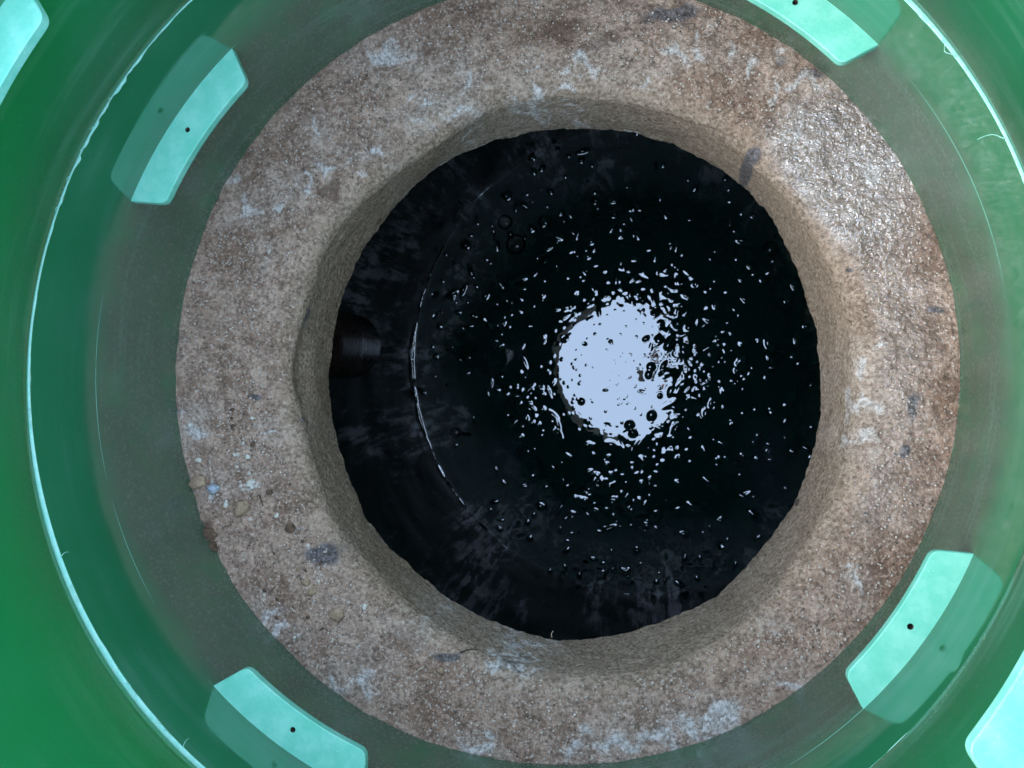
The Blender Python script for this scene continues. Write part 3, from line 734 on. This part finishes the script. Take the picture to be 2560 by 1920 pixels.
lump('stone', -0.2824, -0.0780, .0030, .0022, .0018, M_PALE, 7, 'pale pebble near the green wall above the tan flake')
lump('soil_clod', -0.2708, -0.1386, .0058, .0052, .0040, M_BROWNCLOD, 8, 'upper dark brown soil clod against the green wall', 'clod')
lump('soil_clod', -0.2675, -0.1490, .0054, .0046, .0034, M_BROWNCLOD, 9, 'lower dark brown soil clod against the green wall', 'clod')
lump('mortar_lump', -0.1592, -0.1992, .0052, .0046, .0026, M_TAN, 10, 'round tan lump on the lower left of the concrete ring', 'mortar lump')
lump('mortar_lump', -0.1800, -0.1811, .0046, .0030, .0022, M_TAN, 11, 'tan crumb in a short row above the round tan lump', 'mortar lump', 'row of tan crumbs', yaw=.8)
lump('mortar_lump', -0.1865, -0.1750, .0040, .0030, .0020, M_TAN, 12, 'tan crumb in a short row above the round tan lump', 'mortar lump', 'row of tan crumbs')
lump('mortar_lump', -0.0748, -0.2388, .0026, .0022, .0016, M_TAN, 13, 'small cream crumb near the bottom of the concrete ring', 'mortar lump')
lump('stone', -0.2006, -0.1316, .0042, .0036, .0026, M_BROWNCLOD, 14, 'dark brown crumb beside the small white flake')
lump('stone', 0.1353, 0.2568, .0026, .0016, .0012, M_PALE, 15, 'small cream chip near the top right of the concrete ring', yaw=.5)
lump('stone', -0.1366, -0.1925, .0020, .0022, .0014, M_PALE, 16, 'small white pebble right of the round tan lump')
lump('mortar_lump', -0.2190, -0.1040, .0028, .0022, .0018, M_BROWNCLOD, 17, 'brown crumb right of the pale cream flake', 'mortar lump')
lump('tar_spot', -0.1985, 0.0444, .0030, .0014, .0014, M_TWIG_HOLE_SHADE, 18, 'black crumb on the left edge of the opening', 'crumb', z=-0.020)
lump('tar_spot', 0.2095, -0.1140, .0030, .0030, .0030, M_TWIG_HOLE_SHADE, 19, 'round dark spot of tar on the lower right face of the opening', 'crumb', z=-0.083, jag=.12)
for k in range(46):
    aa = math.radians(RNG.uniform(188, 232)); r = RNG.uniform(0.235, 0.298)
    s = RNG.uniform(.0010, .0024); ci = int(RNG.integers(0, 4)); cw = ('tan', 'dark brown', 'pale cream', 'speckled grey brown')[ci]
    lump('crumb', r * math.cos(aa), r * math.sin(aa), s * RNG.uniform(.9, 1.4), s, s * .7, [M_TAN, M_BROWNCLOD, M_PALE, M_GRIT][ci], 40 + k,
         f'tiny loose {cw} crumb among grit on the lower left concrete', 'crumb', f'tiny {cw} crumbs on the lower left of the ring', sub=1, yaw=RNG.uniform(0, 3))
# sand grains sprinkled everywhere: too many to count
bm = bmesh.new(); bmesh.ops.create_icosphere(bm, subdivisions=1, radius=1.0)
bv = np.array([v.co[:] for v in bm.verts]); bf = [[v.index for v in f.verts] for f in bm.faces]; bm.free()
gv, gf = [], []
for k in range(5200):
    aa = RNG.uniform(0, 2 * math.pi); r = math.sqrt(RNG.uniform(0.222 ** 2, 0.303 ** 2))
    x, y = r * math.cos(aa), r * math.sin(aa)
    if math.hypot(x - HC[0], y - HC[1]) < 0.232: continue
    s = RNG.uniform(.0003, .0010)
    gf += [[i + len(gv) * 0 + k_ for i in f] for k_ in (len(gv),) for f in bf]
    gv += list(bv * (s * RNG.uniform(.7, 1.3, (1, 3))) * (1 + RNG.uniform(-.2, .2, (len(bv), 1))) + np.array([x, y, s * .4 + 0.0004]))
grit = mesh_obj('sand_grit', gv, gf, M_GRIT, None, False)
grit.matrix_world = LID
tag(grit, 'pale sand grains sprinkled over the concrete ring', 'grit', kind='stuff')

def straw(p, q_, z0, z1, mat, label, seed, r=.0005, bend=.0012):
    rg = random.Random(seed); P0, P1 = Vector((*p, z0)), Vector((*q_, z1))
    side = Vector((-(P1 - P0).y, (P1 - P0).x, 0)).normalized()
    vv, ff = tube([P0.lerp(P1, t) + side * (bend * math.sin(math.pi * t)) for t in np.linspace(0, 1, 9)], r, 6)
    o = mesh_obj('straw', vv, ff, mat); o.matrix_world = LID
    tag(o, label, 'straw')
straw((-0.2965, 0.0326), (-0.2885, 0.0206), .0012, .002, M_STRAW, 'pale straw lying near the green wall at the left', 1, .0004, .0003)
straw((-0.0963, -0.2426), (-0.0876, -0.2361), .0012, .002, M_STRAW, 'pale straw lying on the bottom of the concrete ring', 2, .0005, .0004)
straw((-0.2275, -0.1059), (-0.2238, -0.1149), .0014, .002, M_TWIG_HOLE_SHADE, 'short grey twig beside the largest tan lump', 3, .0006, .0004)
straw((-0.0604, -0.2262), (-0.0485, -0.2263), -.0055, -.0145, M_TWIG_HOLE_SHADE, 'dark twig on the bottom edge of the opening', 4, .0005, .0010)
straw((0.0518, -0.2355), (0.0596, -0.2330), -.064, -.090, M_STRAW, 'thin root on the lower face of the opening', 5, .00025, .0010)
straw((0.0276, -0.2398), (0.0338, -0.2396), -.0310, -.0345, M_STRAW, 'short bent straw on the bottom face of the opening', 6, .0004, .0006)
straw((0.0018, -0.2360), (0.0030, -0.2300), -.0945, -.0930, M_STRAW, 'tiny straw poking out from the lower lip of the opening', 8, .0005, .0010)

# ------------------------------------------------------------------ the person holding the phone, seen only mirrored in the water
def skin_fig(name, joints, edges, mat, parent, sub=2):
    me = bpy.data.meshes.new(name)
    keys = list(joints); ix = {k: i for i, k in enumerate(keys)}
    me.from_pydata([joints[k][0] for k in keys], [(ix[a_], ix[b_]) for a_, b_ in edges], [])
    o = link(bpy.data.objects.new(name, me), parent)
    m = o.modifiers.new('skin', 'SKIN'); m.use_smooth_shade = True
    for i, k in enumerate(keys):
        r = joints[k][1]; r = r if isinstance(r, tuple) else (r, r)
        me.skin_vertices[0].data[i].radius = r
        me.skin_vertices[0].data[i].use_root = (i == 0)
    s = o.modifiers.new('sub', 'SUBSURF'); s.levels = sub; s.render_levels = sub
    me.materials.append(mat)
    return o
M_SKIN = mat_simple('skin', (0.36, 0.20, 0.14), (0.46, 0.28, 0.20), 30, 0.5, 1.4, 0.1, 0.001)
M_SHIRT = mat_simple('brown_shirt', (0.20, 0.14, 0.11), (0.28, 0.20, 0.16), 90, 0.9, 1.4, 0.3, 0.002)
M_TROUSER = mat_simple('grey_trousers', (0.05, 0.05, 0.055), (0.09, 0.09, 0.1), 90, 0.9)
M_HAIR = mat_simple('dark_hair', (0.012, 0.009, 0.007), (0.03, 0.022, 0.016), 200, 0.6)
M_PHONE = mat_simple('phone_case', (0.012, 0.012, 0.014), (0.02, 0.02, 0.022), 50, 0.3)
G0 = 0.20
person = empty('person', (0.80, 0.0, G0), rot=False)
tag(person, 'person in a brown shirt kneeling and holding a phone, mirrored in the water', 'person')
J = {}
def j(k, x, y, z, r): J[k] = ((x + (0.0 if k.startswith('wri') else 0.06 if k.startswith('elb') else 0.13) - 0.80, y, z - G0), r)
j('pelvis', .86, 0, .50, (.15, .12)); j('waist', .76, 0, .64, (.14, .11)); j('chest', .60, 0, .82, (.17, .12)); j('neck', .50, 0, .93, (.065, .06))
for s, nm in ((1, 'l'), (-1, 'r')):
    j('hip' + nm, .84, .11 * s, .46, .085); j('knee' + nm, .60, .16 * s, .22, .06); j('ankle' + nm, .98, .17 * s, .20, .042); j('toe' + nm, 1.10, .17 * s, .18, .035)
    j('sh' + nm, .54, .19 * s, .86, .058)
j('elbl', .46, .27, .66, .043); j('wril', .235, .115, .615, .028)
j('elbr', .46, -.26, .66, .043); j('wrir', .235, -.115, .615, .028)
body = skin_fig('clothed_body', J, [('pelvis', 'waist'), ('waist', 'chest'), ('chest', 'neck')] + [e for nm in 'lr' for e in (('pelvis', 'hip' + nm), ('hip' + nm, 'knee' + nm), ('knee' + nm, 'ankle' + nm), ('ankle' + nm, 'toe' + nm), ('chest', 'sh' + nm), ('sh' + nm, 'elb' + nm), ('elb' + nm, 'wri' + nm))], M_SHIRT, person)
# head: shaped sphere with brow, nose, chin, ears
bm = bmesh.new(); bmesh.ops.create_uvsphere(bm, u_segments=40, v_segments=28, radius=1)
for v in bm.verts:
    x, y, z = v.co
    k = 1.0 + (-.10 if z < -.2 else 0) * (abs(z) - .2)
    px, py, pz = x * .098, y * .076 * k, z * .118
    if x > 0.3:
        px += .020 * math.exp(-((y / .16) ** 2)) * math.exp(-(((z + .12) / .20) ** 2))
        px += .006 * math.exp(-(((z - .22) / .12) ** 2)); px -= .008 * math.exp(-(((abs(y) - .36) / .16) ** 2 + ((z - .06) / .12) ** 2))
        px += .006 * math.exp(-((y / .3) ** 2 + ((z + .5) / .07) ** 2)); px += .010 * math.exp(-((y / .3) ** 2 + ((z + .8) / .12) ** 2))
    if abs(y) > .9: py += .016 * math.copysign(1, y) * math.exp(-(((x + .1) / .2) ** 2 + (z / .28) ** 2))
    v.co = (px, py, pz)
head = bm_obj('head', bm, M_SKIN, person)
head.location = (.535 - .80, 0, 1.0 - G0); head.rotation_euler = (0, math.radians(50), math.radians(180))
head.rotation_euler = Euler((0, 0, math.radians(180))).to_matrix().to_4x4().__matmul__(Matrix.Rotation(math.radians(48), 4, 'Y')).to_euler()
bm = bmesh.new(); bmesh.ops.create_uvsphere(bm, u_segments=36, v_segments=24, radius=1)
bmesh.ops.delete(bm, geom=[v for v in bm.verts if v.co.x > .55 - .5 * max(v.co.z, 0) * 0 and v.co.z < .62 or v.co.z < -.45], context='VERTS')
for v in bm.verts: v.co = (v.co.x * .106, v.co.y * .083, v.co.z * .126 + .002)
hair = bm_obj('hair', bm, M_HAIR, person); hair.location = head.location; hair.rotation_euler = head.rotation_euler
skin_fig('neck_skin', {'a': ((.63 - .80, 0, .93 - G0), .055), 'b': ((.58 - .80, 0, .98 - G0), .05), 'c': ((.55 - .80, 0, 1.01 - G0), .05)}, [('a', 'b'), ('b', 'c')], M_SKIN, person)
# hands closed on the long edges of the phone
for s in (1, -1):
    W_ = Vector((.235 - .80, .115 * s, .615 - G0)); PALM = Vector((.165 - .80, .075 * s, .612 - G0))
    J = {'w': (tuple(W_), .026), 'p0': (tuple(W_.lerp(PALM, .5)), (.034, .020)), 'p1': (tuple(PALM), (.036, .016))}
    E_ = [('w', 'p0'), ('p0', 'p1')]
    hand = skin_fig('hand', J, E_, M_SKIN, person)
    for fi, (dx, ln) in enumerate(((.030, .050), (.010, .060), (-.010, .062), (-.030, .056))):
        b_ = PALM + Vector((dx - .005, -.006 * s, .006))
        pts3 = [b_, b_ + Vector((-.012, -.012 * s, .014)), b_ + Vector((-.022, -.026 * s, .020)), b_ + Vector((-.026, -ln * .75 * s, .016))]
        skin_fig('finger', {str(i): (tuple(p), .0088 - .0009 * i) for i, p in enumerate(pts3)}, [('0', '1'), ('1', '2'), ('2', '3')], M_SKIN, person, 1)
    b_ = PALM + Vector((.028, .0, -.004))
    pts3 = [b_, b_ + Vector((-.006, -.020 * s, -.004)), b_ + Vector((-.016, -.038 * s, .000))]
    skin_fig('thumb', {str(i): (tuple(p), .0105 - .001 * i) for i, p in enumerate(pts3)}, [('0', '1'), ('1', '2')], M_SKIN, person, 1)
bm = bmesh.new(); bmesh.ops.create_cube(bm, size=1.0)
for v in bm.verts: v.co = (v.co.x * .149, v.co.y * .072, v.co.z * .008)
bmesh.ops.bevel(bm, geom=list(bm.edges), offset=.003, segments=3, affect='EDGES')
phone = bm_obj('phone', bm, M_PHONE)
phone.matrix_world = cam.matrix_world @ Matrix.Translation((.060, -.020, .0075))
tag(phone, 'black phone held level above the opening, mirrored in the water', 'phone')
